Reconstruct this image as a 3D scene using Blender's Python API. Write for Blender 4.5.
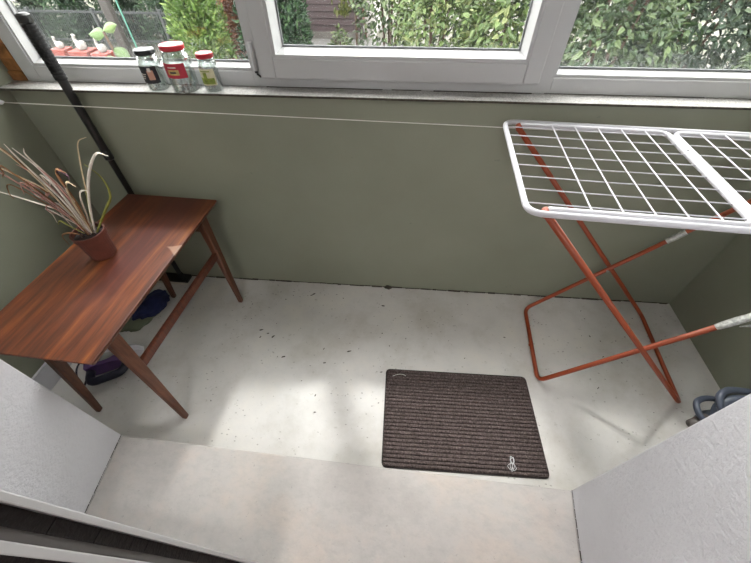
import bpy, bmesh, math, random
from math import sin, cos, pi, radians, tan, sqrt
from mathutils import Vector, Matrix, noise
random.seed(7)
S = bpy.context.scene
for o in list(bpy.data.objects): bpy.data.objects.remove(o)
COL = S.collection

# ---------------------------------------------------------------- camera
cam = bpy.data.cameras.new('camera'); camo = bpy.data.objects.new('camera', cam); COL.objects.link(camo)
cam.sensor_fit = 'HORIZONTAL'; cam.sensor_width = 36.0; cam.lens = 36.0*342.52/751.0
cam.clip_start = 0.01; cam.clip_end = 200
PIT, YAW, ROL = radians(47.4056), radians(6.6763), radians(-0.3528)
fw = Vector((-sin(YAW)*cos(PIT), cos(YAW)*cos(PIT), -sin(PIT)))
r0 = Vector((cos(YAW), sin(YAW), 0)); u0 = r0.cross(fw)
rt = cos(ROL)*r0 + sin(ROL)*u0; up = -sin(ROL)*r0 + cos(ROL)*u0
CAM = Vector((1.44686, -1.20384, 1.36601))
camo.matrix_world = Matrix(((rt.x, up.x, -fw.x, CAM.x), (rt.y, up.y, -fw.y, CAM.y), (rt.z, up.z, -fw.z, CAM.z), (0, 0, 0, 1)))
S.camera = camo

# ---------------------------------------------------------------- overcast sky and exposure
w = bpy.data.worlds.new('overcast_sky'); S.world = w; w.use_nodes = True
bg = w.node_tree.nodes['Background']; bg.inputs[0].default_value = (1.0, 0.978, 0.955, 1); bg.inputs[1].default_value = 3.0
S.view_settings.view_transform = 'Standard'; S.view_settings.look = 'None'
S.view_settings.gamma = 1.0; S.view_settings.use_curve_mapping = False
S.view_settings.exposure = 1.78
# hazy sun in front of the window, softened by thin cloud
sun = bpy.data.lights.new('hazy_sun', 'SUN'); sun.energy = 0.55; sun.angle = radians(4.5); sun.color = (1.0, 0.975, 0.95)
suno = bpy.data.objects.new('hazy_sun', sun); COL.objects.link(suno); suno.location = (0, 6, 9)
suno.rotation_euler = Vector((.235, -.56, -1)).to_track_quat('-Z', 'Y').to_euler()
# unseen fill light added in the room behind the doorway
lamp = bpy.data.lights.new('room_fill', 'AREA'); lamp.energy = 9; lamp.size = 0.5; lamp.color = (1.0, 0.96, 0.95)
lampo = bpy.data.objects.new('room_fill', lamp); COL.objects.link(lampo); lampo.location = (1.3, -2.7, 2.3)

# ---------------------------------------------------------------- materials
MATS = {}
def nodes(name):
    m = bpy.data.materials.new(name); m.use_nodes = True
    nt = m.node_tree; b = nt.nodes['Principled BSDF']
    return m, nt, b
def N(nt, typ, **kw):
    n = nt.nodes.new(typ)
    for k, v in kw.items():
        if k.startswith('i_'): n.inputs[k[2:].replace('_', ' ')].default_value = v
        else: setattr(n, k, v)
    return n
def rgba(c): return (c[0], c[1], c[2], 1)
def hexc(h):
    h = h.lstrip('#'); v = [int(h[i:i+2], 16)/255 for i in (0, 2, 4)]
    return tuple((x/12.92 if x <= .04045 else ((x+.055)/1.055)**2.4) for x in v)
def ramp(nt, fac, stops):
    r = N(nt, 'ShaderNodeValToRGB'); e = r.color_ramp.elements
    while len(e) < len(stops): e.new(0.5)
    for el, (p, c) in zip(e, stops): el.position = p; el.color = rgba(c)
    nt.links.new(fac, r.inputs[0]); return r
def coords(nt, scale=(1, 1, 1), rot=(0, 0, 0), loc=(0, 0, 0)):
    t = N(nt, 'ShaderNodeTexCoord'); mp = N(nt, 'ShaderNodeMapping')
    mp.inputs['Scale'].default_value = scale; mp.inputs['Rotation'].default_value = rot; mp.inputs['Location'].default_value = loc
    nt.links.new(t.outputs['Object'], mp.inputs[0]); return mp.outputs[0]
def noise_tex(nt, vec, scale, detail=4, rough=.55):
    n = N(nt, 'ShaderNodeTexNoise'); n.inputs['Scale'].default_value = scale; n.inputs['Detail'].default_value = detail
    n.inputs['Roughness'].default_value = rough; nt.links.new(vec, n.inputs['Vector']); return n.outputs['Fac']
def mixc(nt, fac, a, b):
    m = N(nt, 'ShaderNodeMix', data_type='RGBA')
    for sock, v in ((m.inputs[0], fac), (m.inputs[6], a), (m.inputs[7], b)):
        if hasattr(v, 'is_linked') or hasattr(v, 'links'): nt.links.new(v, sock)
        elif isinstance(v, (int, float)): sock.default_value = v
        else: sock.default_value = rgba(v)
    return m.outputs[2]
def maths(nt, op, a, b=0.0):
    m = N(nt, 'ShaderNodeMath', operation=op)
    for i, v in enumerate((a, b)):
        if isinstance(v, (int, float)): m.inputs[i].default_value = v
        else: nt.links.new(v, m.inputs[i])
    return m.outputs[0]
def bump(nt, b, h, strength=.3, dist=.005):
    n = N(nt, 'ShaderNodeBump'); n.inputs['Strength'].default_value = strength; n.inputs['Distance'].default_value = dist
    nt.links.new(h, n.inputs['Height']); nt.links.new(n.outputs[0], b.inputs['Normal'])
def plain(name, c, rough=.5, metal=0.0, var=.12, scale=12, bstr=0.0, bscale=80, spec=.5):
    if isinstance(c, str): c = hexc(c)
    m, nt, b = nodes(name); v = coords(nt)
    f = noise_tex(nt, v, scale)
    r = ramp(nt, f, [(.3, tuple(x*(1-var) for x in c)), (.7, tuple(min(1, x*(1+var)) for x in c))])
    nt.links.new(r.outputs[0], b.inputs['Base Color'])
    b.inputs['Roughness'].default_value = rough; b.inputs['Metallic'].default_value = metal
    b.inputs['Specular IOR Level'].default_value = spec
    if bstr: bump(nt, b, noise_tex(nt, v, bscale, 3), bstr, .004)
    MATS[name] = m; return m

# painted concrete floor: pale green-white gloss paint, worn, with dark chips
m, nt, b = nodes('floor_paint'); v = coords(nt)
base = ramp(nt, noise_tex(nt, v, 3.0, 8, .68), [(.28, hexc('#b5b0a8')), (.52, hexc('#cdcac7')), (.75, hexc('#d9d4cc'))]).outputs[0]
vr = N(nt, 'ShaderNodeTexVoronoi'); vr.inputs['Scale'].default_value = 34; nt.links.new(coords(nt, (1, 1.5, 1), (0, 0, .6)), vr.inputs['Vector'])
den = maths(nt, 'MULTIPLY', maths(nt, 'GREATER_THAN', noise_tex(nt, v, 4.0, 3), .53), .13)
spk = maths(nt, 'LESS_THAN', vr.outputs['Distance'], den)
n2 = maths(nt, 'GREATER_THAN', noise_tex(nt, coords(nt, (1, 1, 1), (0, 0, 0), (3, 1, 0)), 40, 6, .75), .625)
c1 = mixc(nt, maths(nt, 'MULTIPLY', n2, .33), base, hexc('#8b8577'))
c2 = mixc(nt, maths(nt, 'MULTIPLY', spk, .45), c1, hexc('#5d564a'))
nt.links.new(c2, b.inputs['Base Color'])
rr = ramp(nt, noise_tex(nt, v, 9, 4), [(.3, (.30,)*3), (.7, (.44,)*3)]).outputs[0]
nt.links.new(rr, b.inputs['Roughness']); bump(nt, b, noise_tex(nt, v, 60, 4), .12, .003); MATS['floor'] = m
# bare grey concrete step
m, nt, b = nodes('step_concrete'); v = coords(nt)
base = ramp(nt, noise_tex(nt, v, 3.2, 7, .65), [(.25, hexc('#a09a97')), (.5, hexc('#b3aeab')), (.62, hexc('#bab0a9')), (.8, hexc('#bdb7b4'))]).outputs[0]
pk = maths(nt, 'GREATER_THAN', noise_tex(nt, v, 60, 4, .75), .67)
c1 = mixc(nt, maths(nt, 'MULTIPLY', pk, .4), base, hexc('#6f6c66'))
st = ramp(nt, noise_tex(nt, coords(nt, (14, 22, 1), (0, 0, .5)), 2, 6, .75), [(.45, (.0,)*3), (.8, (.5,)*3)]).outputs[0]
c1 = mixc(nt, st, c1, hexc('#959391'))
nt.links.new(c1, b.inputs['Base Color']); b.inputs['Roughness'].default_value = .75
bump(nt, b, noise_tex(nt, v, 45, 6), .25, .004); MATS['step'] = m
# sage paint under the window
m, nt, b = nodes('sage_paint'); v = coords(nt)
base = ramp(nt, noise_tex(nt, v, 2.0, 6), [(.3, hexc('#848676')), (.7, hexc('#8e9080'))]).outputs[0]
c1 = mixc(nt, maths(nt, 'MULTIPLY', maths(nt, 'GREATER_THAN', noise_tex(nt, v, 24, 3), .74), .35), base, hexc('#6c7167'))
nt.links.new(c1, b.inputs['Base Color']); b.inputs['Roughness'].default_value = .6
bump(nt, b, noise_tex(nt, v, 35, 4), .15, .004); MATS['sage'] = m
# rough white plaster of the reveals
m, nt, b = nodes('white_plaster'); v = coords(nt)
base = ramp(nt, noise_tex(nt, v, 4, 4), [(.3, hexc('#c6c5ca')), (.7, hexc('#d0cfd4'))]).outputs[0]
nt.links.new(base, b.inputs['Base Color']); b.inputs['Roughness'].default_value = .85
bump(nt, b, noise_tex(nt, coords(nt, (1, 1, 1.6)), 75, 3, .6), .55, .006); MATS['plaster'] = m
plain('ceiling_white', '#d9d9d6', .8, var=.03)
plain('room_white', '#c9c4c0', .8, var=.03)
plain('pvc_white', '#b6b6b7', .32, var=.02, scale=4)
plain('gasket_black', '#1e1b1b', .75, var=.5, scale=60, bstr=.6, bscale=160)
plain('grey_pvc', '#6a6664', .6, var=.15)
plain('foam_brown', '#8a5c33', .95, var=.45, scale=30, bstr=.9, bscale=60)
plain('grime', '#443f36', .9, var=.5, scale=60)
plain('seal_grey', '#85878a', .6)
# speckled metal sill
m, nt, b = nodes('sill_speckle'); v = coords(nt)
base = ramp(nt, noise_tex(nt, v, 220, 2), [(.35, hexc('#8d8b88')), (.6, hexc('#b9b7b4'))]).outputs[0]
dirt = maths(nt, 'GREATER_THAN', noise_tex(nt, coords(nt, (1, 6, 1)), 9, 5, .7), .62)
nt.links.new(mixc(nt, maths(nt, 'MULTIPLY', dirt, .5), base, hexc('#5d574f')), b.inputs['Base Color'])
b.inputs['Roughness'].default_value = .45; MATS['sill'] = m
# glass
def glassy(name, tint, refl=.07, dirt=0.0, zlo=0, zhi=1):
    m, nt, b = nodes(name); nt.nodes.remove(b); out = nt.nodes['Material Output']
    t = N(nt, 'ShaderNodeBsdfTransparent'); t.inputs[0].default_value = rgba(tint)
    g = N(nt, 'ShaderNodeBsdfGlossy'); g.inputs['Roughness'].default_value = .02
    lw = N(nt, 'ShaderNodeLayerWeight'); lw.inputs[0].default_value = .35
    f = maths(nt, 'ADD', maths(nt, 'MULTIPLY', lw.outputs['Facing'], refl*2.2), refl*.4)
    mx = N(nt, 'ShaderNodeMixShader'); nt.links.new(f, mx.inputs[0]); nt.links.new(t.outputs[0], mx.inputs[1]); nt.links.new(g.outputs[0], mx.inputs[2])
    last = mx
    if dirt:
        d = N(nt, 'ShaderNodeBsdfDiffuse'); d.inputs[0].default_value = (.75, .77, .78, 1)
        tc = N(nt, 'ShaderNodeTexCoord'); sx = N(nt, 'ShaderNodeSeparateXYZ'); nt.links.new(tc.outputs['Object'], sx.inputs[0])
        mr = N(nt, 'ShaderNodeMapRange'); mr.inputs[1].default_value = zhi; mr.inputs[2].default_value = zlo
        nt.links.new(sx.outputs[2], mr.inputs[0])
        nz = ramp(nt, noise_tex(nt, coords(nt, (1, 1, .25)), 90, 4, .7), [(.35, (0,)*3), (.75, (1,)*3)]).outputs[0]
        fac = maths(nt, 'ADD', maths(nt, 'MULTIPLY', maths(nt, 'MULTIPLY', mr.outputs[0], nz), dirt), .012)
        m2 = N(nt, 'ShaderNodeMixShader'); nt.links.new(fac, m2.inputs[0]); nt.links.new(last.outputs[0], m2.inputs[1]); nt.links.new(d.outputs[0], m2.inputs[2]); last = m2
    nt.links.new(last.outputs[0], out.inputs[0]); MATS[name] = m
glassy('window_glass', (.97, .985, .98), .03, .28, 1.01, 1.09)
glassy('jar_glass', (.92, .955, .945), .34)
# walnut table top: grain along local y, veneer bands, paler triangle
m, nt, b = nodes('walnut_top'); v = coords(nt, (9, .75, 1), (0, 0, .0))
g1 = noise_tex(nt, v, 3.0, 8, .62); g2 = noise_tex(nt, coords(nt, (60, 1.6, 1)), 4.0, 4, .6)
wood = ramp(nt, g1, [(.28, hexc('#3a1c14')), (.44, hexc('#552b1b')), (.56, hexc('#743d21')), (.72, hexc('#9c5e28'))]).outputs[0]
wood = mixc(nt, maths(nt, 'MULTIPLY', maths(nt, 'GREATER_THAN', g2, .60), .10), wood, hexc('#5c2f1a'))
tc = N(nt, 'ShaderNodeTexCoord'); sx = N(nt, 'ShaderNodeSeparateXYZ'); nt.links.new(tc.outputs['Object'], sx.inputs[0])
X, Y = sx.outputs[0], sx.outputs[1]
wob = maths(nt, 'MULTIPLY', maths(nt, 'SUBTRACT', noise_tex(nt, coords(nt, (2, 2, 1)), 2, 3), .5), .06)
def half(a, bb, c, soft=.012):
    s = maths(nt, 'ADD', maths(nt, 'ADD', maths(nt, 'MULTIPLY', X, a), maths(nt, 'MULTIPLY', Y, bb)), maths(nt, 'ADD', wob, c))
    mr = N(nt, 'ShaderNodeMapRange'); mr.inputs[1].default_value = -soft; mr.inputs[2].default_value = soft
    nt.links.new(s, mr.inputs[0]); return mr.outputs[0]
def mul(*a):
    r = a[0]
    for q in a[1:]: r = maths(nt, 'MULTIPLY', r, q)
    return r
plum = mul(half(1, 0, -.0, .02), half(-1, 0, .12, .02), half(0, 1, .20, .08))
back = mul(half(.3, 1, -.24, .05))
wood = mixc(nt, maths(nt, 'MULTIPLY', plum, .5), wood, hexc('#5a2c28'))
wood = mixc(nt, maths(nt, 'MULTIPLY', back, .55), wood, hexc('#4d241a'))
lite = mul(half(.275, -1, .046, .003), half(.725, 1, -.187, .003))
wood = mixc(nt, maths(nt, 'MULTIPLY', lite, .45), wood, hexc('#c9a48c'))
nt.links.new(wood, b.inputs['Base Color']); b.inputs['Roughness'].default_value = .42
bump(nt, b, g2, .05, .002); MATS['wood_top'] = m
def wood(name, c0, c1, rough=.45):
    m, nt, b = nodes(name); g = noise_tex(nt, coords(nt, (30, 30, 2.2)), 3, 6, .6)
    r = ramp(nt, g, [(.3, hexc(c0)), (.7, hexc(c1))]); nt.links.new(r.outputs[0], b.inputs['Base Color'])
    b.inputs['Roughness'].default_value = rough; MATS[name] = m
wood('walnut_leg', '#4a2a1c', '#6f4530'); wood('rust_wood', '#40211a', '#6b3722'); wood('walnut_edge', '#4a2616', '#7a4a2c', .4)
# drying rack
plain('rack_white', '#c9c8ce', .3, var=.04)
m, nt, b = nodes('rack_red'); v = coords(nt)
f = maths(nt, 'GREATER_THAN', noise_tex(nt, v, 55, 4, .7), .66)
nt.links.new(mixc(nt, f, hexc('#93401f'), hexc('#5a2717')), b.inputs['Base Color']); b.inputs['Roughness'].default_value = .38; MATS['rack_red'] = m
m, nt, b = nodes('foil_tape'); v = coords(nt)
b.inputs['Metallic'].default_value = .7; b.inputs['Roughness'].default_value = .35
nt.links.new(ramp(nt, noise_tex(nt, v, 90, 3), [(.3, hexc('#9b9b98')), (.7, hexc('#e0e0dc'))]).outputs[0], b.inputs['Base Color'])
bump(nt, b, noise_tex(nt, v, 120, 3), .8, .006); MATS['tape'] = m
# ribbed mat
m, nt, b = nodes('mat_pile'); v = coords(nt)
f = noise_tex(nt, v, 170, 3, .7)
nt.links.new(ramp(nt, f, [(.3, hexc('#3a3130')), (.55, hexc('#61565a' if 0 else '#625755')), (.75, hexc('#8a7d7a'))]).outputs[0], b.inputs['Base Color'])
b.inputs['Roughness'].default_value = .95; b.inputs['Specular IOR Level'].default_value = .1
bump(nt, b, f, .8, .004); MATS['mat_pile'] = m
plain('mat_base', '#2f2827', .9, var=.2, scale=100)
plain('film_white', '#d6d6d8', .3)
plain('black_plastic', '#141414', .4, var=.2)
plain('black_rubber', '#0f0f10', .75, var=.2)
plain('string_white', '#e6e4dd', .7, var=.05)
m, nt, b = nodes('pot_terracotta'); v = coords(nt)
nt.links.new(ramp(nt, noise_tex(nt, v, 14, 5), [(.3, hexc('#4a2720')), (.7, hexc('#6b3a2e'))]).outputs[0], b.inputs['Base Color']); b.inputs['Roughness'].default_value = .5; MATS['pot'] = m
plain('soil', '#2a2120', .95, var=.6, scale=70, bstr=1, bscale=90)
plain('leaf_straw', '#c9b596', .7, var=.2, scale=30); plain('leaf_pale', '#dcd2c6', .7, var=.12, scale=30)
plain('leaf_pink', '#b98a80', .7, var=.25, scale=40); plain('leaf_olive', '#8b8a3c', .6, var=.25, scale=30)
plain('leaf_brown', '#8b623f', .75, var=.3, scale=40); plain('leaf_plum', '#6b4a5a', .75, var=.3, scale=40)
plain('lid_black', '#17171b', .3, var=.1); plain('lid_red', '#b3202f', .3, var=.06); plain('lid_rim', '#c98a92', .35)
plain('label_black', '#17161f', .5, var=.4, scale=60); plain('label_red', '#a8263a', .5, var=.15, scale=50); plain('label_cream', '#c9c3a4', .5, var=.15, scale=60)
plain('label_gold', '#b09a5c', .5, var=.3, scale=90); plain('label_skin', '#b98a76', .5); plain('label_green', '#7c8a38', .5, var=.4, scale=90); plain('label_pale', '#cfc7bd', .5)
plain('iron_white', '#c9c7cf', .35); plain('iron_purple', '#5c3f74', .35, var=.15); plain('iron_navy', '#191a2c', .45); plain('iron_steel', '#a7a8a8', .3, metal=.6)
plain('cloth_blue', '#1c2650', .85, var=.35, scale=18); plain('cloth_green', '#6d7360', .9, var=.2)
plain('device_grey', '#4d5361', .38, var=.1); plain('device_dark', '#2c2f3a', .4); plain('device_blue', '#1c49c0', .25, var=.1); plain('device_brown', '#67605c', .45)
plain('chip_dark', '#3c362e', .9, var=.4)
# outdoors
for nm, cs in {'thuja_dark': ('#152416', '#1d301c', '#273d23'), 'thuja_green': ('#1a2f1d', '#253d24', '#344c2c'), 'thuja_lime': ('#455f27', '#546b31', '#687a3d'),
               'thuja_rust': ('#623d2a', '#774e38', '#865e49'), 'shrub_lime': ('#374922', '#47572c', '#5c643d'), 'shrub_green': ('#25371d', '#344425', '#485635'),
               'shrub_deep': ('#1d2d20', '#2a3a2a', '#44513d'), 'sapling_leaf': ('#405628', '#4a5f2f', '#546639'), 'vine_gold': ('#545a28', '#5e6231', '#485324'), 'ground_red': ('#4f1d1e', '#5a2a27', '#441e1e')}.items():
    for k, c in enumerate(cs): plain(nm + '_' + 'abc'[k], c, .55, var=.18, scale=9, spec=.4)
plain('bark', '#4b3c33', .9, var=.3, scale=30); plain('ground_gravel', '#4f4d4b', .95, var=.35, scale=30); plain('ground_earth', '#5d5c45', .95, var=.4, scale=6)
plain('fence_black', '#26292b', .6); plain('stake_teal', '#2f5f52', .5); plain('post_dark', '#2a2624', .8, var=.2)
plain('ornament_white', '#807d7a', .6); plain('planter_red', '#6e2c24', .6)
plain('plinth_stone', '#4d4946', .9, var=.35, scale=25); plain('shed_white', '#8d8a87', .8); plain('pipe_brown', '#5a3a36', .4)
m, nt, b = nodes('siding_brown'); v = coords(nt)
nt.links.new(ramp(nt, noise_tex(nt, coords(nt, (1, 1, 12)), 3, 5), [(.3, hexc('#221416')), (.7, hexc('#2e1c1f'))]).outputs[0], b.inputs['Base Color']); b.inputs['Roughness'].default_value = .6; MATS['siding'] = m
m, nt, b = nodes('garden_ground'); v = coords(nt)
nt.links.new(ramp(nt, noise_tex(nt, v, 1.3, 7, .7), [(.35, hexc('#37432a')), (.5, hexc('#49473c')), (.6, hexc('#5d5b58'))]).outputs[0], b.inputs['Base Color']); b.inputs['Roughness'].default_value = .95; MATS['garden_ground'] = m

# ---------------------------------------------------------------- mesh helpers
def link(o, parent=None):
    COL.objects.link(o)
    if parent: o.parent = parent
    return o
def tag(o, label=None, cat=None, group=None, kind=None):
    if label: o['label'] = label
    if cat: o['category'] = cat
    if group: o['group'] = group
    if kind: o['kind'] = kind
    return o
def empty(name, loc=(0, 0, 0), rz=0.0):
    o = bpy.data.objects.new(name, None); o.empty_display_size = .05; o.location = loc; o.rotation_euler = (0, 0, rz); return link(o)
class MB:
    def __init__(s): s.bm = bmesh.new(); s.mi = 0
    def face(s, vs):
        try: f = s.bm.faces.new(vs); f.material_index = s.mi; return f
        except ValueError: return None
    def box(s, x0, x1, y0, y1, z0, z1, M=None):
        P = [(x0, y0, z0), (x1, y0, z0), (x1, y1, z0), (x0, y1, z0), (x0, y0, z1), (x1, y0, z1), (x1, y1, z1), (x0, y1, z1)]
        return s.hexa(P, M)
    def hexa(s, P, M=None):
        v = [s.bm.verts.new(M @ Vector(p) if M else p) for p in P]
        for f in ((3, 2, 1, 0), (4, 5, 6, 7), (0, 1, 5, 4), (1, 2, 6, 5), (2, 3, 7, 6), (3, 0, 4, 7)): s.face([v[i] for i in f])
        return s
    def prism(s, poly, z0, z1, M=None):   # poly counter-clockwise in xy
        a = [s.bm.verts.new(M @ Vector((x, y, z0)) if M else (x, y, z0)) for x, y in poly]
        c = [s.bm.verts.new(M @ Vector((x, y, z1)) if M else (x, y, z1)) for x, y in poly]
        s.face(a[::-1]); s.face(c); n = len(poly)
        for i in range(n): s.face([a[i], a[(i+1) % n], c[(i+1) % n], c[i]])
        return s
    def tube(s, pts, rad, seg=10, closed=False, cap=True, flat=1.0):
        pts = [Vector(p) for p in pts]; n = len(pts); rads = rad if isinstance(rad, (list, tuple)) else [rad]*n
        rings = []; prev = None
        for i, p in enumerate(pts):
            if closed: t = pts[(i+1) % n]-pts[i-1]
            else: t = pts[min(i+1, n-1)]-pts[max(i-1, 0)]
            t.normalize()
            if prev is None:
                a = Vector((0, 0, 1)) if abs(t.z) < .9 else Vector((1, 0, 0)); nn = (a-t*a.dot(t)).normalized()
            else: nn = (prev-t*prev.dot(t)).normalized()
            prev = nn; bb = t.cross(nn)
            rings.append([s.bm.verts.new(p+(nn*cos(2*pi*k/seg)*flat+bb*sin(2*pi*k/seg))*rads[i]) for k in range(seg)])
        m = n if closed else n-1
        for i in range(m):
            A, B = rings[i], rings[(i+1) % n]
            for k in range(seg): s.face([A[k], A[(k+1) % seg], B[(k+1) % seg], B[k]])
        if cap and not closed: s.face(rings[0][::-1]); s.face(rings[-1])
        return s
    def lathe(s, prof, cx=0, cy=0, seg=28, M=None, cap=True):
        rings = []
        for r, z in prof:
            ring = []
            for k in range(seg):
                p = Vector((cx+r*cos(2*pi*k/seg), cy+r*sin(2*pi*k/seg), z)); ring.append(s.bm.verts.new(M @ p if M else p))
            rings.append(ring)
        for A, B in zip(rings, rings[1:]):
            for k in range(seg): s.face([A[k], A[(k+1) % seg], B[(k+1) % seg], B[k]])
        if cap: s.face(rings[0][::-1]); s.face(rings[-1])
        return s
    def ribbon(s, pts, wid, side=None, thick=.0012):
        # curved leaf blade: folded along its midrib, with real thickness
        pts = [Vector(p) for p in pts]; n = len(pts); L, R_, C_, D = [], [], [], []
        for i, p in enumerate(pts):
            t = (pts[min(i+1, n-1)]-pts[max(i-1, 0)]).normalized()
            sd = Vector(side) if side else Vector((.8, -.5, .1)); sd = (sd-t*sd.dot(t)).normalized(); nn = t.cross(sd)
            wv = wid[i]/2
            L.append(s.bm.verts.new(p-sd*wv+nn*wv*.35)); R_.append(s.bm.verts.new(p+sd*wv+nn*wv*.35)); C_.append(s.bm.verts.new(p)); D.append(s.bm.verts.new(p-nn*thick))
        for i in range(n-1):
            s.face([L[i], C_[i], C_[i+1], L[i+1]]); s.face([C_[i], R_[i], R_[i+1], C_[i+1]])
            s.face([R_[i], D[i], D[i+1], R_[i+1]]); s.face([D[i], L[i], L[i+1], D[i+1]])
        return s
    def build(s, name, mats, parent=None, bevel=0.0, smooth=False, sub=0, loc=None):
        me = bpy.data.meshes.new(name); bmesh.ops.remove_doubles(s.bm, verts=s.bm.verts, dist=1e-6)
        bmesh.ops.recalc_face_normals(s.bm, faces=s.bm.faces); s.bm.to_mesh(me); s.bm.free()
        o = bpy.data.objects.new(name, me)
        for mt in (mats if isinstance(mats, (list, tuple)) else [mats]): me.materials.append(MATS[mt])
        if smooth:
            for p in me.polygons: p.use_smooth = True
        if bevel:
            bv = o.modifiers.new('bevel', 'BEVEL'); bv.width = bevel; bv.segments = 2; bv.limit_method = 'ANGLE'; bv.angle_limit = radians(40)
        if sub:
            sm = o.modifiers.new('sub', 'SUBSURF'); sm.levels = sub; sm.render_levels = sub
        if loc: o.location = loc
        return link(o, parent)
def smooth_path(pts, k=6, closed=False):
    P = [Vector(p) for p in pts]; out = []; n = len(P)
    for i in range(n if closed else n-1):
        p0 = P[i-1] if (i or closed) else P[0]*2-P[1]; p1 = P[i]; p2 = P[(i+1) % n]; p3 = P[(i+2) % n] if (i+2 < n or closed) else p2*2-p1
        for j in range(k):
            t = j/k; out.append(.5*((2*p1)+(p2-p0)*t+(2*p0-5*p1+4*p2-p3)*t*t+(3*p1-p0-3*p2+p3)*t**3))
    if not closed: out.append(P[-1])
    return out
def fillet(pts, r, k=6, closed=False):
    P = [Vector(p) for p in pts]; n = len(P); out = []
    for i, p in enumerate(P):
        if not closed and i in (0, n-1): out.append(p); continue
        a = P[i-1]; c = P[(i+1) % n]; da = (a-p).normalized(); dc = (c-p).normalized()
        A = p+da*r; B = p+dc*r
        for j in range(k+1):
            t = j/k; out.append(A*(1-t)**2+p*2*t*(1-t)+B*t*t)
    return out
PHI = radians(1.7128)
MW = Matrix.Translation((1, 0, 0)) @ Matrix.Rotation(PHI, 4, 'Z') @ Matrix.Translation((-1, 0, 0))   # the parapet and window run 1.7 degrees off the house
def WP(x, y, z): return MW @ Vector((x, y, z))
def struct(o): o['kind'] = 'structure'; return o

# ---------------------------------------------------------------- setting
LX, RX = 0.0, 2.804
YR, HS = -.8825, .096
struct(MB().prism([(-.12, -1.0), (2.95, -1.0), (2.95, .2), (-.12, .2)], -.15, 0).build('floor', 'floor'))
struct(MB().box(-.2, 3.0, 0, .25, -.15, .949, MW).build('wall_window', 'sage'))
struct(MB().box(-.3, 3.1, 0.0, .25, 2.33, 2.6, MW).build('wall_lintel', 'ceiling_white'))
struct(MB().box(-.2, LX, -1.0, .09, -.15, 2.6).build('wall_left', 'sage'))
struct(MB().box(RX, RX+.2, -1.0, .14, -.15, 2.6).build('wall_right', 'sage'))
struct(MB().box(-.2, 3.0, -1.4, .35, 2.5, 2.65).build('ceiling', 'ceiling_white'))
mb = MB()
mb.prism([(-.2, -1.25), (.5375, -1.25), (.4893, YR), (-.2, YR)], -.15, 2.6)
struct(mb.build('wall_near_left', 'plaster', bevel=.004))
mb = MB(); mb.prism([(2.0, -1.25), (3.0, -1.25), (3.0, YR), (2.0430, YR)], -.15, 2.6)
struct(mb.build('wall_near_right', 'plaster', bevel=.004))
struct(MB().prism([(.5375, -1.25), (2.0, -1.25), (2.043, YR), (.4893, YR)], 2.2, 2.6).build('wall_near_top', 'plaster'))
# doorstep with a slightly worn front edge
mb = MB(); mb.prism([(.5375, -1.25), (2.0, -1.25), (2.043, YR-.001), (.4893, YR-.001)], 0.0, HS)
struct(mb.build('floor_step', 'step', bevel=.006))
# dirt in the joints between step and reveals
mb = MB(); n = 14
for i in range(n):
    t0, t1 = i/n, (i+.9)/n
    for (xa, xb, sg) in ((.4893, .5375, 1), (2.043, 2.0, -1)):
        w_ = random.uniform(.0006, .003); ya, yb = YR+(-1.25-YR)*t0, YR+(-1.25-YR)*t1; x0, x1 = xa+(xb-xa)*t0, xa+(xb-xa)*t1
        mb.hexa([(x0, ya, HS), (x1, yb, HS), (x1+sg*w_, yb, HS), (x0+sg*w_, ya, HS), (x0, ya, HS+.0012), (x1, yb, HS+.0012), (x1+sg*w_, yb, HS+.0008), (x0+sg*w_, ya, HS+.0008)])
struct(mb.build('trim_4', 'grime'))
# room behind the doorway
struct(MB().box(-.6, 3.4, -4.2, -1.25, -.05, HS-.012).build('floor_room', 'rust_wood'))
struct(MB().box(-.6, 3.4, -4.3, -4.2, -.05, 2.6).build('wall_back', 'room_white'))
struct(MB().box(-.7, -.6, -4.3, -1.25, -.05, 2.6).build('wall_room_left', 'room_white'))
struct(MB().box(3.4, 3.5, -4.3, -1.25, -.05, 2.6).build('wall_room_right', 'room_white'))
struct(MB().box(-.7, 3.5, -4.3, -1.4, 2.5, 2.65).build('ceiling_room', 'ceiling_white'))
# dirty joint between floor and parapet
mb = MB(); mb.box(0, 2.8, -.0025, .001, -.001, .0025, MW); x = .0
while x < 2.78:
    L = random.uniform(.015, .06); d = random.uniform(.002, .007)
    mb.box(x, min(2.79, x+L), -d, .001, -.001, random.uniform(.002, .006), MW); x += L*random.uniform(.8, 1.3)
struct(mb.build('trim_1', 'grime'))
struct(MB().box(0, .012, -.88, -.04, 0, .10).build('baseboard_left', 'rack_white'))
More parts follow.
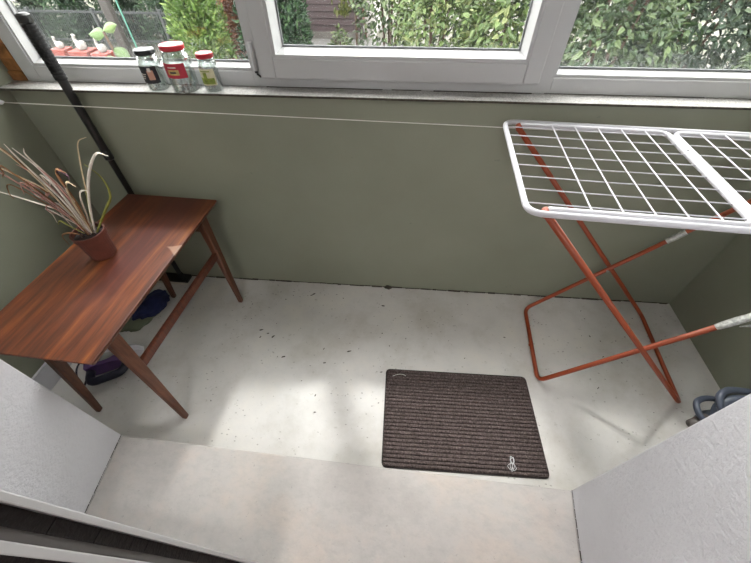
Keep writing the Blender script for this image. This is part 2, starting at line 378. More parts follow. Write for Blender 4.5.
# ---------------------------------------------------------------- window: white plastic frame, opening middle casement, three panes
win = struct(empty('window_1')); win.matrix_world = MW
ZS = .953; ZT = 2.33
fr = MB(); F0, F1 = .04, .11
XL, XR = .055, 2.80
for a in ((XL, XL+.052, ZS, ZT), (XR-.06, XR, ZS, ZT), (.893, .985, ZS, ZT), (1.772, 1.874, ZS, ZT)): fr.box(a[0], a[1], F0, F1, a[2], a[3])
for a in ((XL+.052, .893), (.985, 1.772), (1.874, XR-.06)):
    fr.box(a[0], a[1], F0, F1, ZS, 1.0); fr.box(a[0], a[1], F0, F1, ZT-.06, ZT)
fr.build('window_frame', 'pvc_white', win, bevel=.003)
def bead(name, x0, x1, z0, z1, yf, yg, wd, hb):
    # sloping glazing bead: x0..x1, z0..z1 is the visible glass; wd/hb its width at the front
    m_ = MB()
    m_.hexa([(x0-wd, yf, z0-hb), (x1+wd, yf, z0-hb), (x1+wd, yg+.01, z0-hb), (x0-wd, yg+.01, z0-hb), (x0-wd, yf, z0-hb*.45), (x1+wd, yf, z0-hb*.45), (x1, yg, z0), (x0, yg, z0)])
    m_.hexa([(x0-wd, yf, z1+hb*.45), (x1+wd, yf, z1+hb*.45), (x1, yg, z1), (x0, yg, z1), (x0-wd, yf, z1+hb), (x1+wd, yf, z1+hb), (x1+wd, yg+.01, z1+hb), (x0-wd, yg+.01, z1+hb)])
    for sgn, xx in ((-1, x0), (1, x1)):
        xa, xb = xx+sgn*wd, xx+sgn*wd*.45
        P = [(xa, yf, z0-hb), (xb, yf, z0-hb*.45), (xx, yg, z0), (xa, yg+.01, z0-hb)]; Q = [(xa, yf, z1+hb), (xb, yf, z1+hb*.45), (xx, yg, z1), (xa, yg+.01, z1+hb)]
        m_.hexa(P+Q)
    return m_.build(name, 'pvc_white', win)
def seal(x0, x1, z0, z1, yg, t=.005):
    m_ = MB()
    m_.box(x0, x1, yg-.004, yg, z0, z0+t); m_.box(x0, x1, yg-.004, yg, z1-t, z1); m_.box(x0, x0+t, yg-.004, yg, z0+t, z1-t); m_.box(x1-t, x1, yg-.004, yg, z0+t, z1-t)
    m_.build('pane_seal', 'seal_grey', win)
for x0, x1, z0 in ((.1185, .881, 1.0166), (1.887, 2.738, 1.0166)):
    bead('glazing_bead', x0, x1, z0, ZT-.07, .046, .083, .0115, .018); seal(x0, x1, z0, ZT-.07, .083)
    MB().box(x0-.008, x1+.008, .083, .089, z0-.008, ZT-.062).build('pane', 'window_glass', win)
# casement
ca = MB(); C0, C1 = .018, .09
SX0, SX1, SZ0, SZ1 = .925, 1.828, .986, 2.30
ca.box(SX0, .977, C0, F0-.001, SZ0, SZ1); ca.box(1.777, SX1, C0, F0-.001, SZ0, SZ1); ca.box(.977, 1.777, C0, F0-.001, SZ0, 1.044); ca.box(.977, 1.777, C0, F0-.001, SZ1-.055, SZ1)
ca.build('casement', 'pvc_white', win, bevel=.004)
bead('casement_bead', .997, 1.759, 1.0625, SZ1-.075, .022, .083, .020, .020); seal(.997, 1.759, 1.0625, SZ1-.075, .083)
MB().box(.985, 1.771, .083, .089, 1.05, SZ1-.065).build('pane', 'window_glass', win)
hg = MB(); hg.tube([(.909, .03, 1.005), (.909, .03, 1.085)], .007, 12); h = hg.build('hinge_cover', 'pvc_white', win, smooth=False)
hp = MB(); hp.tube([(.909, .03, .998), (.909, .03, 1.004)], .005, 10); hp.tube([(.912, .026, .996), (.926, .018, .99)], .003, 8); hp.build('hinge_pin', 'black_plastic', h)
hg = MB(); hg.tube([(.909, .03, 2.2), (.909, .03, 2.28)], .007, 12); hg.build('hinge_cover', 'pvc_white', win)
ha = MB(); ha.box(1.795, 1.812, C0-.012, C0, 1.62, 1.69); ha.tube(fillet([(1.803, C0-.01, 1.66), (1.803, C0-.045, 1.66), (1.803, C0-.045, 1.54)], .012), .009, 10); ha.build('window_handle', 'pvc_white', win)
MB().box(LX-.0, 2.79, -.036, .0395, .949, .953).build('window_sill', 'sill', win)
si = MB(); si.box(LX, 2.79, -.0375, -.036, .9465, .953); si.build('sill_edge', 'grime', win)
m_ = MB(); x = 1.25
for x0, L, d in ((.93, .40, .004), (1.5, .32, .006), (1.36, .1, .003), (1.86, .5, .002), (.2, .5, .002)): m_.box(x0, x0+L, .04-d, .04, .953, .9545)
m_.build('sill_grime', 'grime', win)
# torn foam strip beside the frame
mb = MB(); z = ZS
while z < ZT-.02:
    h_ = random.uniform(.03, .06); mb.box(-.01, .054, .043-random.uniform(0, .008), .10, z, min(z+h_, ZT), MW); z += h_
struct(mb.build('trim_2', 'foam_brown', bevel=.004))

# ---------------------------------------------------------------- balcony door: fixed left leaf, its near stile beside the camera
dr = struct(empty('door_1'))
def band(y0, y1, x1, x0=1.12): return MB().box(x0, x1, y0, y1, .104, 2.16)
band(-1.1835, -1.1770, 1.162).build('stile_lip', 'pvc_white', dr, bevel=.001)
g = MB(); seg = 60
for i in range(seg):
    z0 = .104+(2.05/seg)*i; g.box(1.12, 1.150+random.uniform(0, .0015), -1.1965, -1.1837, z0, z0+2.05/seg*.98)
g.build('gasket', 'gasket_black', dr)
band(-1.2045, -1.1967, 1.148).build('stile_core', 'grey_pvc', dr)
band(-1.2125, -1.2047, 1.164).build('inner_lip', 'pvc_white', dr, bevel=.001)
MB().box(1.12, 1.146, -1.2395, -1.2127, .104, 2.16).build('lock_strip', 'gasket_black', dr)
st_ = MB(); st_.box(1.06, 1.1195, -1.245, -1.18, .104, 2.16); st_.box(.556, .64, -1.245, -1.18, .104, 2.16); st_.box(.64, 1.06, -1.245, -1.18, .104, .22); st_.box(.64, 1.06, -1.245, -1.18, 2.06, 2.16)
st_.build('leaf_frame', 'pvc_white', dr, bevel=.003)
MB().box(.64, 1.06, -1.218, -1.212, .22, 2.06).build('pane', 'window_glass', dr)

# ---------------------------------------------------------------- low walnut table
TC = Vector((.4475, -.452, 0)); TZ = .55
tb = tag(empty('coffee_table', TC, radians(-.6)), 'worn walnut veneer table with splayed tapered legs by the left wall', 'table')
mb = MB(); hx, hy = .1985, .383
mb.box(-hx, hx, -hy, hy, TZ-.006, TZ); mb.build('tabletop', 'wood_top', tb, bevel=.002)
mb = MB(); i_ = .010
mb.hexa([(-hx+i_, -hy+i_, TZ-.022), (hx-i_, -hy+i_, TZ-.022), (hx-i_, hy-i_, TZ-.022), (-hx+i_, hy-i_, TZ-.022), (-hx, -hy, TZ-.006), (hx, -hy, TZ-.006), (hx, hy, TZ-.006), (-hx, hy, TZ-.006)])
mb.build('tabletop_edge', 'walnut_edge', tb)
feet = {'fr': (.632, -.765), 'br': (.628, -.170), 'fl': (.271, -.778), 'bl': (.269, -.178)}
def tloc(x, y, z): return tb.matrix_basis.inverted() @ Vector((x, y, z))
bpy.context.view_layer.update()
def tl(x, y, z):
    c, s = cos(radians(.6)), sin(radians(.6)); dx, dy = x-TC.x, y-TC.y
    return Vector((c*dx-s*dy, s*dx+c*dy, z))
tops = {'fr': (.566, -.712), 'br': (.604, -.155), 'fl': (.330, -.728), 'bl': (.302, -.155)}
for k, (fx, fy) in feet.items():
    tx, ty = tops[k]; A = tl(fx, fy, 0); B = tl(tx, ty, TZ-.0225); mb = MB(); P = []
    for c, a, bb, off in ((A, .010, .010, 0), (B, .016, .023, 0)):
        P += [c+Vector((-a, -bb, 0)), c+Vector((a, -bb, 0)), c+Vector((a, bb, 0)), c+Vector((-a, bb, 0))]
    mb.hexa(P); mb.build('leg', 'walnut_leg', tb, bevel=.005)
def legpt(k, t): return tl(feet[k][0]+(tops[k][0]-feet[k][0])*t, feet[k][1]+(tops[k][1]-feet[k][1])*t, (TZ-.0225)*t)
for ka, kb, nm in (('fr', 'br', 'side_stretcher'), ('fl', 'bl', 'side_stretcher')):
    A = legpt(ka, .62); B = legpt(kb, .62); mb = MB(); a, bb = .009, .016
    mb.hexa([A+Vector((-a, 0, -bb)), A+Vector((a, 0, -bb)), B+Vector((a, 0, -bb)), B+Vector((-a, 0, -bb)), A+Vector((-a, 0, bb)), A+Vector((a, 0, bb)), B+Vector((a, 0, bb)), B+Vector((-a, 0, bb))])
    mb.build(nm, 'rust_wood', tb, bevel=.003)
for ka, kb in (('fl', 'fr'), ('bl', 'br')):
    A = legpt(ka, .9); B = legpt(kb, .9); mb = MB(); a, bb = .010, .026
    mb.hexa([A+Vector((0, -a, -bb)), B+Vector((0, -a, -bb)), B+Vector((0, a, -bb)), A+Vector((0, a, -bb)), A+Vector((0, -a, bb)), B+Vector((0, -a, bb)), B+Vector((0, a, bb)), A+Vector((0, a, bb))])
    mb.build('apron', 'walnut_leg', tb, bevel=.003)

# ---------------------------------------------------------------- wilted potted plant
PB = Vector((.399, -.430, TZ))
pl = tag(empty('potted_plant', PB), 'wilted potted plant with dry straw leaves in a small terracotta pot on the table', 'plant')
lean = Matrix.Rotation(radians(3), 4, 'X')
MB().lathe([(.036, 0), (.040, .004), (.047, .082), (.050, .083), (.051, .100), (.046, .100), (.045, .082)], cap=True).build('pot', 'pot', pl, smooth=False)
mb = MB(); prof = [(.0005, .093), (.02, .092), (.036, .089), (.0448, .086)]; mb.lathe(prof[::-1], seg=24)
for i in range(26):
    a = random.uniform(0, 2*pi); r = random.uniform(0, .036); s_ = random.uniform(.003, .006)
    mb.lathe([(s_*.4, .087), (s_, .09+s_*.5), (s_*.5, .09+s_*1.5)], r*cos(a), r*sin(a), 6)
mb.build('soil', 'soil', pl)
def wl(x, y, z): return Vector((x, y, z))-PB
def leaf(mat, pts, w_, side=None, name='leaf'):
    P = smooth_path([wl(*p) for p in pts], 5); n = len(P)
    W_ = [max(.0010, 1.45*w_*(sin(pi*min(1, .22+.78*i/(n-1)))**.7)) for i in range(n)]
    MB().ribbon(P, W_, side).build(name, mat, pl, smooth=True)
b0 = (.405, -.43, .637)
leaf('leaf_pale', [b0, (.404, -.425, .76), (.392, -.42, .86), (.36, -.42, .93)], .016)
leaf('leaf_pink', [(.40, -.425, .637), (.41, -.42, .74), (.412, -.425, .83), (.405, -.43, .88)], .018)
leaf('leaf_brown', [(.41, -.43, .637), (.425, -.42, .76), (.43, -.42, .84), (.445, -.42, .87), (.47, -.42, .86)], .018)
leaf('leaf_plum', [(.43, -.42, .81), (.435, -.42, .85), (.452, -.42, .868), (.468, -.42, .852), (.462, -.42, .835)], .016)
leaf('leaf_straw', [(.40, -.435, .637), (.39, -.43, .72), (.35, -.42, .86), (.30, -.42, .95), (.268, -.42, .985), (.25, -.42, .96)], .012)
leaf('leaf_brown', [(.365, -.42, .82), (.34, -.42, .89), (.325, -.42, .93)], .012)
leaf('leaf_pale', [(.40, -.43, .637), (.36, -.42, .71), (.27, -.42, .75), (.16, -.42, .79)], .009)
leaf('leaf_straw', [(.40, -.43, .637), (.37, -.42, .77), (.30, -.42, .84), (.20, -.42, .90)], .011)
leaf('leaf_pink', [(.345, -.42, .80), (.315, -.42, .812), (.29, -.42, .80)], .020)
leaf('leaf_pink', [(.37, -.425, .79), (.345, -.425, .775), (.325, -.42, .77)], .018)
leaf('leaf_pale', [(.39, -.43, .70), (.372, -.43, .755), (.36, -.43, .72), (.358, -.43, .665)], .013)
leaf('leaf_pale', [(.415, -.425, .637), (.47, -.42, .76), (.535, -.42, .86), (.60, -.42, .925), (.635, -.42, .92)], .014)
leaf('leaf_pale', [(.41, -.42, .637), (.43, -.41, .74), (.455, -.41, .79), (.49, -.41, .80)], .010)
leaf('leaf_olive', [(.415, -.42, .637), (.50, -.415, .73), (.555, -.415, .79), (.565, -.415, .85), (.54, -.415, .89)], .011)
leaf('leaf_olive', [(.405, -.42, .637), (.45, -.41, .74), (.475, -.405, .80)], .010)
leaf('leaf_straw', [(.41, -.42, .637), (.46, -.41, .75), (.50, -.41, .84), (.53, -.41, .90), (.56, -.41, .95), (.595, -.41, .965)], .006)
leaf('leaf_pink', [(.405, -.428, .637), (.395, -.424, .72), (.385, -.42, .79), (.36, -.42, .85), (.33, -.42, .88)], .016)
leaf('leaf_straw', [(.41, -.43, .637), (.415, -.425, .72), (.425, -.42, .80), (.45, -.42, .83), (.468, -.42, .815)], .014)
leaf('leaf_brown', [(.40, -.43, .637), (.385, -.425, .74), (.345, -.42, .80), (.30, -.42, .845)], .011)
leaf('leaf_pale', [(.41, -.425, .637), (.42, -.42, .72), (.418, -.42, .80), (.40, -.42, .86), (.385, -.42, .91), (.395, -.42, .93)], .012)
leaf('leaf_olive', [(.40, -.435, .637), (.37, -.44, .67), (.33, -.43, .685), (.31, -.43, .67)], .008)
leaf('leaf_brown', [(.395, -.44, .637), (.36, -.45, .655), (.32, -.45, .64), (.315, -.45, .60)], .007)
leaf('leaf_pale', [(.40, -.432, .637), (.398, -.428, .75), (.375, -.425, .83), (.35, -.42, .90), (.345, -.42, .94)], .014)

for i in range(9):
    a = random.uniform(-.9, .5); h_ = random.uniform(.10, .24); lx = -.02-.10*h_/.2*random.random()+.01*a; ly = .03*random.uniform(-1, 1)
    p1 = (.402+lx*.3, -.43+ly*.3, .637+h_*.45); p2 = (.40+lx, -.43+ly, .637+h_); p3 = (.40+lx+random.uniform(-.035, .025), -.43+ly*1.6, .637+h_+random.uniform(-.03, .02)); p4 = (p3[0]+random.uniform(-.02, .02), p3[1], p3[2]-random.uniform(.01, .04))
    leaf(random.choice(('leaf_pink', 'leaf_straw', 'leaf_brown', 'leaf_pale', 'leaf_straw')), [(.402+random.uniform(-.012, .012), -.43+random.uniform(-.012, .012), .637), p1, p2, p3, p4], random.uniform(.006, .011))

# ---------------------------------------------------------------- black pole standing in the corner behind the table
po = tag(empty('flat_mop', (.262, -.062, 0)), 'long black mop handle standing upright in the corner behind the table', 'mop')
def pz(z): return Vector((-.0 + (.0)*(z), .004*z, z))
MB().tube([pz(.06), pz(.70)], .0115, 16).build('lower_tube', 'black_plastic', po, smooth=False)
MB().tube([pz(.70), pz(.705), pz(.735), pz(.74)], [.0115, .0165, .0165, .0145], 16).build('clamp', 'black_plastic', po)
MB().tube([pz(.74), pz(.985)], .0145, 16).build('upper_tube', 'black_plastic', po)
g = MB(); n = 16; P = []; R_ = []
for i in range(n):
    z0 = .985+i*.0095; P += [pz(z0), pz(z0+.006), pz(z0+.007), pz(z0+.0092)]; R_ += [.0185, .0185, .0165, .0165]
g.tube(P, R_, 16); g.build('grip', 'black_rubber', po)
MB().tube([pz(1.137), pz(1.14), pz(1.158), pz(1.163)], [.014, .019, .019, .012], 16).build('end_cap', 'black_plastic', po)
MB().tube([pz(.020), pz(.045), pz(.06)], [.016, .016, .0118], 16).build('swivel_joint', 'black_rubber', po)
MB().box(-.16, .042, -.026, .026, .010, .030).build('mop_head', 'black_plastic', po, bevel=.005)
MB().box(-.165, .046, -.032, .030, .0003, .0098).build('mop_pad', 'label_pale', po, bevel=.003)

# ---------------------------------------------------------------- three jars on the sill
def jar(x, y, r, h, neck, lidr, lidmat, labmat, label, rot=0):
    e = tag(empty('jar', WP(x, y, .9531), PHI), label, 'jar', 'empty jars on the window sill')
    t = .0025; H = h-.012
    prof = [(r*.86, 0), (r*.97, .004), (r, .012), (r, H*.74), (r*.97, H*.80), (neck+.002, H*.88), (neck, H*.91), (neck, H)]
    inner = [(max(.001, a-t), z+(.004 if z < .001 else 0)) for a, z in prof][::-1]
    MB().lathe(prof+inner, seg=32, cap=True).build('glass_body', 'jar_glass', e, smooth=True)
    MB().lathe([(lidr-.001, H-.003), (lidr, H-.001), (lidr, H+.008), (lidr-.002, H+.0105), (lidr-.005, H+.0112), (lidr-.008, H+.0098), (.001, H+.0098)], seg=32).build('lid', lidmat, e)
    a0, a1 = radians(-150), radians(-35)
    def wrap(u0, u1, z0, z1, rr, th=.0006):
        m_ = MB(); k = 12; A, B, C_, D = [], [], [], []
        for i in range(k+1):
            a = a0+(a1-a0)*(u0+(u1-u0)*i/k)
            for lst, rad, z in ((A, rr, z0), (B, rr, z1), (C_, rr+th, z0), (D, rr+th, z1)): lst.append(m_.bm.verts.new((rad*cos(a), rad*sin(a), z)))
        for i in range(k):
            m_.face([C_[i], C_[i+1], D[i+1], D[i]]); m_.face([A[i+1], A[i], B[i], B[i+1]]); m_.face([D[i], D[i+1], B[i+1], B[i]]); m_.face([A[i], A[i+1], C_[i+1], C_[i]])
        m_.face([A[0], C_[0], D[0], B[0]]); m_.face([A[-1], B[-1], D[-1], C_[-1]]); return m_
    return e, wrap, H
e, wrap, H = jar(.568, -.0005, .0335, .117, .0275, .0310, 'lid_black', 'label_black', 'glass jar with a black lid and black label, left of the red-lidded jars')
lb = wrap(0, 1, H*.24, H*.70, .0337).build('paper_label', 'label_black', e)
wrap(.55, .82, H*.34, H*.60, .0344).build('label_picture', 'label_skin', lb); wrap(.60, .74, H*.56, H*.66, .0344).build('label_picture', 'label_pale', lb)
for i in range(3): wrap(.15, .45-.05*i, H*(.48-.06*i), H*(.505-.06*i), .0344).build('label_lettering', 'label_pale', lb)
e, wrap, H = jar(.669, -.006, .0425, .133, .0335, .0368, 'lid_red', 'label_red', 'largest jar on the sill, with red lid and red label, between two smaller jars')
lb = wrap(.04, .98, H*.38, H*.72, .0427).build('paper_label', 'label_red', e)
wrap(.30, .72, H*.46, H*.58, .0434).build('label_picture', 'label_gold', lb); wrap(.36, .66, H*.62, H*.65, .0434).build('label_lettering', 'label_pale', lb); wrap(.40, .62, H*.50, H*.54, .0441).build('label_lettering', 'label_black', lb)
e, wrap, H = jar(.763, .0005, .0290, .110, .0240, .0268, 'lid_red', 'label_cream', 'smallest jar on the sill, with red lid and pale green label, rightmost')
lb = wrap(.02, .98, H*.22, H*.70, .0292).build('paper_label', 'label_cream', e)
wrap(.1, .9, H*.26, H*.44, .0299).build('label_picture', 'label_green', lb); wrap(.35, .55, H*.44, H*.60, .0299).build('label_picture', 'label_green', lb); wrap(.2, .75, H*.62, H*.65, .0299).build('label_lettering', 'label_green', lb)

# ---------------------------------------------------------------- clothes line
A = Vector((.001, -.086, .914)); B = Vector((2.803, .036, .846))
cl = tag(empty('clothes_line', (0, -.086, .914)), 'thin white clothes line strung across the balcony below the window sill', 'clothesline')
pts = [A.lerp(B, t/24)-Vector((0, 0, .002*4*(t/24)*(1-t/24))) for t in range(25)]
MB().tube([p-Vector((0, -.086, .914)) for p in pts], .0016, 8).build('cord', 'string_white', cl, smooth=True)
for P_, sg in ((A, 1), (B, -1)):
    q = P_-Vector((0, -.086, .914)); MB().tube([q-Vector((sg*.001, 0, 0)), q+Vector((sg*.004, 0, 0)), q+Vector((sg*.012, 0, .002))], [.008, .006, .003], 10).build('wall_hook', 'rack_white', cl)

# ---------------------------------------------------------------- drying rack
RO = Vector((1.727, -.270, 0)); RR = radians(-1.9)
rk = tag(empty('drying_rack', RO, RR), 'folding clothes drying rack with a white wire top and red crossed legs on the right', 'drying rack')
cr_, sr_ = cos(-RR), sin(-RR)
def rl(x, y, z): d = Vector((x, y, z))-RO; return Vector((cr_*d.x-sr_*d.y, sr_*d.x+cr_*d.y, d.z))
ZG = .893; HWY = .252
IY = HWY-.0195
MB().tube(fillet([(0, -HWY, ZG), (1.006, -HWY, ZG), (1.006, HWY, ZG), (0, HWY, ZG)], .040, 7, True), .0076, 12, True).build('outer_frame', 'rack_white', rk, smooth=True)
for sx, xa, xb in ((0, .050, .487), (1, .956, .5055)):
    fr = MB().tube(fillet([(xa, -IY, ZG), (xb, -IY, ZG), (xb, IY, ZG), (xa, IY, ZG)], .032, 7), .0076, 12).build('panel_frame', 'rack_white', rk, smooth=True)
    x0, x1 = (.002, .486) if sx == 0 else (.507, 1.004)
    for j in range(8):
        y = IY-.022-j*(2*IY-.044)/7
        MB().tube([(x0, y, ZG+.001), ((x0+x1)/2, y, ZG-.0005), (x1, y, ZG+.001)], .0017, 6).build('wire', 'rack_white', fr)
    for j in range(5):
        x = .145+j*.069 if sx == 0 else .580+j*.069
        MB().tube([(x, -IY+.002, ZG+.004), (x, IY-.002, ZG+.004)], .0019, 6).build('wire', 'rack_white', fr)
MB().tube([(.487, .10, ZG+.0072), (.487, .10, ZG+.0085)], .003, 8).build('screw', 'black_plastic', rk)
TR = .0088
an, af = rl(2.598, -.497, TR), rl(2.627, -.048, TR)
tn = Vector((.047, -.232, ZG-.010)); tf = Vector((.047, .228, ZG-.010))
MB().tube(fillet([tn, an, af, tf], .035, 8), TR, 12).build('leg_frame', 'rack_red', rk, smooth=True)
MB().tube([tn+Vector((0, -.012, .002)), tn+Vector((0, .008, .002))], .0105, 12).build('leg_bracket', 'rack_red', rk)
MB().tube([tf+Vector((0, -.008, .002)), tf+Vector((0, .012, .002))], .0105, 12).build('leg_bracket', 'rack_red', rk)
bn, bf = rl(2.050, -.458, TR), rl(2.066, -.066, TR)
un = Vector((.985, -.196, ZG-.026)); uf = Vector((.975, .196, ZG-.026))
legb = MB().tube(fillet([un, bn, bf, uf], .035, 8), TR, 12).build('leg_frame', 'rack_red', rk, smooth=True)
def lerp_tape(P, Q, t0, t1, nm='tape_wrap'):
    k = 10; pts = [P.lerp(Q, t0+(t1-t0)*i/k) for i in range(k+1)]
    MB().tube(pts, [TR+.0012+random.uniform(0, .002) for _ in pts], 10).build(nm, 'tape', legb)
lerp_tape(bn, un, .56, .80); lerp_tape(bf, uf, .575, .635)
tail = bn.lerp(un, .60); q = [tail+Vector((.012, -.012, -.004)), tail+Vector((.04, -.014, .01)), tail+Vector((.10, -.014, .045)), tail+Vector((.13, -.006, .06))]
MB().ribbon(q, [.004, .012, .016, .012], (0, .3, 1)).build('tape_tail', 'tape', legb)
m1 = an.lerp(tn, .36)
for s_, (P, Q) in ((-1, (bn, un)), (1, (bf, uf))):
    c = P.lerp(Q, .37); MB().tube([c+Vector((0, -.012, 0)), c+Vector((0, .012, 0))], .005, 8).build('pivot_pin', 'iron_steel', rk)
MB().tube([bn.lerp(bf, .45)-Vector((.011, 0, 0)), bn.lerp(bf, .45)+Vector((.0, .0, 0))], .006, 10).build('foot_stud', 'rack_red', rk)

# ---------------------------------------------------------------- ribbed doormat
MO = Vector((1.713, -.652, 0)); mt = tag(empty('doormat', MO, radians(2.6)), 'dark brown ribbed doormat lying on the pale floor before the step', 'doormat')
hx, hy, cr = .299, .196, .022
poly = [(p.x, p.y) for p in fillet([(-hx, -hy, 0), (hx, -hy, 0), (hx, hy, 0), (-hx, hy, 0)], cr, 6, True)]
MB().prism(poly, 0.0002, .0036).build('backing', 'mat_base', mt)
mb = MB(); nr = 27; p_ = 2*(hy-.004)/nr
for i in range(nr):
    y = -hy+.004+p_*(i+.5); ins = .004
    d = max(0, cr-(hy-abs(y))); ins += (cr-sqrt(max(0, cr*cr-d*d))) if d > 0 else 0
    mb.tube([(-hx+ins, y, .0052)]+[(-hx+ins+(2*hx-2*ins)*k/12, y+random.uniform(-.0006, .0006), .0054) for k in range(1, 12)]+[(hx-ins, y, .0052)], p_*.46, 8, flat=.62)
mb.build('ribbed_pile', 'mat_pile', mt, smooth=True)
def ptm(x, y, z): return Vector((x, y, z))
th = [(1.437, -.505, .011), (1.455, -.497, .0115), (1.468, -.493, .011), (1.484, -.494, .0115), (1.492, -.499, .011)]
tag(MB().tube(smooth_path(th, 5), .0008, 6).build('thread', 'string_white'), 'short white thread on the far left corner of the doormat', 'thread')
mb = MB(); P = []
for k in range(26):
    a = k*.9; r = .010+.009*sin(k*1.7); P.append((1.885+r*cos(a)+.001*k*.4, -.80+1.4*r*sin(a), .012+.006*abs(sin(k*.8))))
tag(mb.tube(smooth_path(P, 3), .0009, 5).build('plastic_scrap', 'film_white'), 'crumpled scrap of clear film near the right front corner of the doormat', 'scrap')

# ---------------------------------------------------------------- things under the table
ir = tag(empty('clothes_iron', (.150, -.625, .0), radians(30)), 'white and purple clothes iron lying on its side under the table', 'iron')
# lies on its side: sole faces +y, handle points to -y; nose to +x
def outline(t):  # half height (z) of the sole along its length t 0..1
    return .052*(1-(max(0, t-.35)/.65)**2.0)**.5 if t < 1 else 0
n = 16
def slab(y0, y1, sc0, sc1, nm, mt_, x0=0.0, x1=.215):
    m_ = MB(); A, B = [], []
    top = [(x0+(x1-x0)*i/n, outline(min(.999, i/n))) for i in range(n+1)]
    for sgn in (1, -1):
        for (x_, hh) in (top if sgn == 1 else top[::-1][1:]):
            A.append(m_.bm.verts.new((x_, y0, .056+sgn*hh*sc0))); B.append(m_.bm.verts.new((x_*.98+.003, y1, .056+sgn*hh*sc1)))
    m_.face(A); m_.face(B[::-1])
    for i in range(len(A)): j = (i+1) % len(A); m_.face([A[j], A[i], B[i], B[j]])
    return m_.build(nm, mt_, ir, bevel=.002)
slab(.012, .018, 1.0, 1.0, 'soleplate', 'iron_steel'); slab(-.012, .0118, .82, .97, 'skirt', 'iron_white'); slab(-.036, -.0122, .62, .80, 'body', 'iron_purple', .0, .16)
mb = MB(); mb.lathe([(.001, .004), (.020, .003), (.023, 0)][::-1], seg=20, M=Matrix.Translation((.075, -.012, .1)) @ Matrix.Diagonal((1.9, .8, 1, 1))); mb.build('water_window', 'iron_steel', ir)
mb = MB(); mb.tube(fillet([(.012, -.034, .056), (.012, -.092, .056), (.135, -.086, .056), (.15, -.034, .056)], .03, 6), .0165, 12); mb.build('handle', 'iron_navy', ir, smooth=True)
cd = smooth_path([(-.002, -.06, .056), (-.03, -.07, .02), (-.06, -.03, .005), (-.08, .05, .005), (-.05, .11, .005), (.02, .13, .005)], 6)
MB().tube(cd, .0035, 8).build('power_cord', 'iron_navy', ir, smooth=True)
# blue cloth bundle
def lump(name, mat, c, r, sc, seed, z_min=0.0, rough=.25, rot=0, parent=None):
    bm = bmesh.new(); bmesh.ops.create_icosphere(bm, subdivisions=4, radius=1)
    for v_ in bm.verts:
        d = v_.co.copy(); k = 1+rough*noise.noise(d*1.7+Vector((seed, 0, 0)))+rough*.5*noise.noise(d*4+Vector((0, seed, 0)))
        p = Vector((d.x*sc[0], d.y*sc[1], d.z*sc[2]))*r*k; p = Matrix.Rotation(rot, 3, 'Z') @ p
        p.z = max(p.z+r*sc[2]*.75, z_min); v_.co = p
    m_ = MB(); m_.bm.free(); m_.bm = bm; return m_.build(name, mat, parent, smooth=True, loc=c if not parent else None)
bl = tag(empty('cloth_bundle', (.205, -.262, 0)), 'dark blue cloth bundle heaped on the floor under the table', 'cloth')
lump('blue_cloth', 'cloth_blue', None, .075, (.8, 1.2, .55), 3.1, .004, .35, radians(-30), bl)
lump('grey_green_cloth', 'cloth_green', None, .08, (.75, 1.1, .12), 8.2, 0, .3, radians(-40), bl).location = (-.03, -.075, 0)
# ---------------------------------------------------------------- appliance behind the right reveal
dv = tag(empty('cleaning_appliance', (2.66, -.60, 0)), 'dark blue-grey plastic appliance with two loop handles half hidden behind the right reveal', 'appliance')
def dl(x, y, z): return Vector((x-2.66, y+.60, z))
MB().lathe([(.095, 0), (.105, .008), (.108, .03), (.10, .055), (.075, .075), (.04, .085), (.001, .088)], .03, -.03, 32).build('housing', 'device_grey', dv, smooth=True)
MB().tube(smooth_path([dl(2.655, -.62, .07), dl(2.64, -.575, .10), dl(2.66, -.545, .125), dl(2.70, -.535, .14), dl(2.75, -.54, .14)], 6), [.026]*25, 12, flat=.8).build('neck', 'device_grey', dv, smooth=True)
MB().tube(smooth_path([dl(2.62, -.61, .07), dl(2.578, -.580, .095), dl(2.585, -.535, .10), dl(2.625, -.513, .10), dl(2.67, -.515, .10), dl(2.69, -.545, .095)], 7), .0105, 12).build('loop_handle', 'device_grey', dv, smooth=True)
MB().tube(smooth_path([dl(2.675, -.60, .085), dl(2.630, -.572, .135), dl(2.632, -.530, .155), dl(2.668, -.505, .16), dl(2.715, -.500, .158), dl(2.765, -.505, .15), dl(2.785, -.55, .11)], 7), .0125, 12).build('loop_handle', 'device_grey', dv, smooth=True)
MB().lathe([(.045, .07), (.05, .085), (.046, .105), (.03, .116), (.001, .118)], .075, .015, 24).build('water_tank', 'device_blue', dv, smooth=True)
MB().tube([dl(2.625, -.585, .055), dl(2.592, -.592, .058), dl(2.553, -.602, .060)], [.030, .022, .014], 12).build('nozzle', 'device_brown', dv, smooth=True)

# ---------------------------------------------------------------- flakes and crumbs on the floor
mb = MB()
def flake(x, y, s, a=None, el=2.2):
    a = random.uniform(0, pi) if a is None else a; M_ = Matrix.Translation((x, y, .0003)) @ Matrix.Rotation(a, 4, 'Z')
    k = 6; poly = [(el*s*cos(2*pi*i/k)*random.uniform(.6, 1.1), s*sin(2*pi*i/k)*random.uniform(.6, 1.1)) for i in range(k)]
    mb.prism(poly, 0, .0016, M_)
for i in range(95):
    x = random.uniform(.66, 2.7); y = random.uniform(-.80, -.02)
    if 1.40 < x < 2.02 and -.87 < y < -.43: continue
    flake(x, y, random.choice((.0010, .0012, .0015, .0022)), None, random.choice((1.2, 1.8, 3)))
for x, y, s, a in ((.79, -.33, .0045, .4), (.83, -.345, .003, .2), (.86, -.36, .004, 1.0), (.80, -.37, .003, 1.2), (.98, -.09, .003, .3), (.99, -.08, .004, .6), (1.36, -.12, .004, 0), (.94, -.46, .004, .5), (1.23, -.40, .004, .4), (1.13, -.47, .003, .2)): flake(x, y, s, a, 2.6)
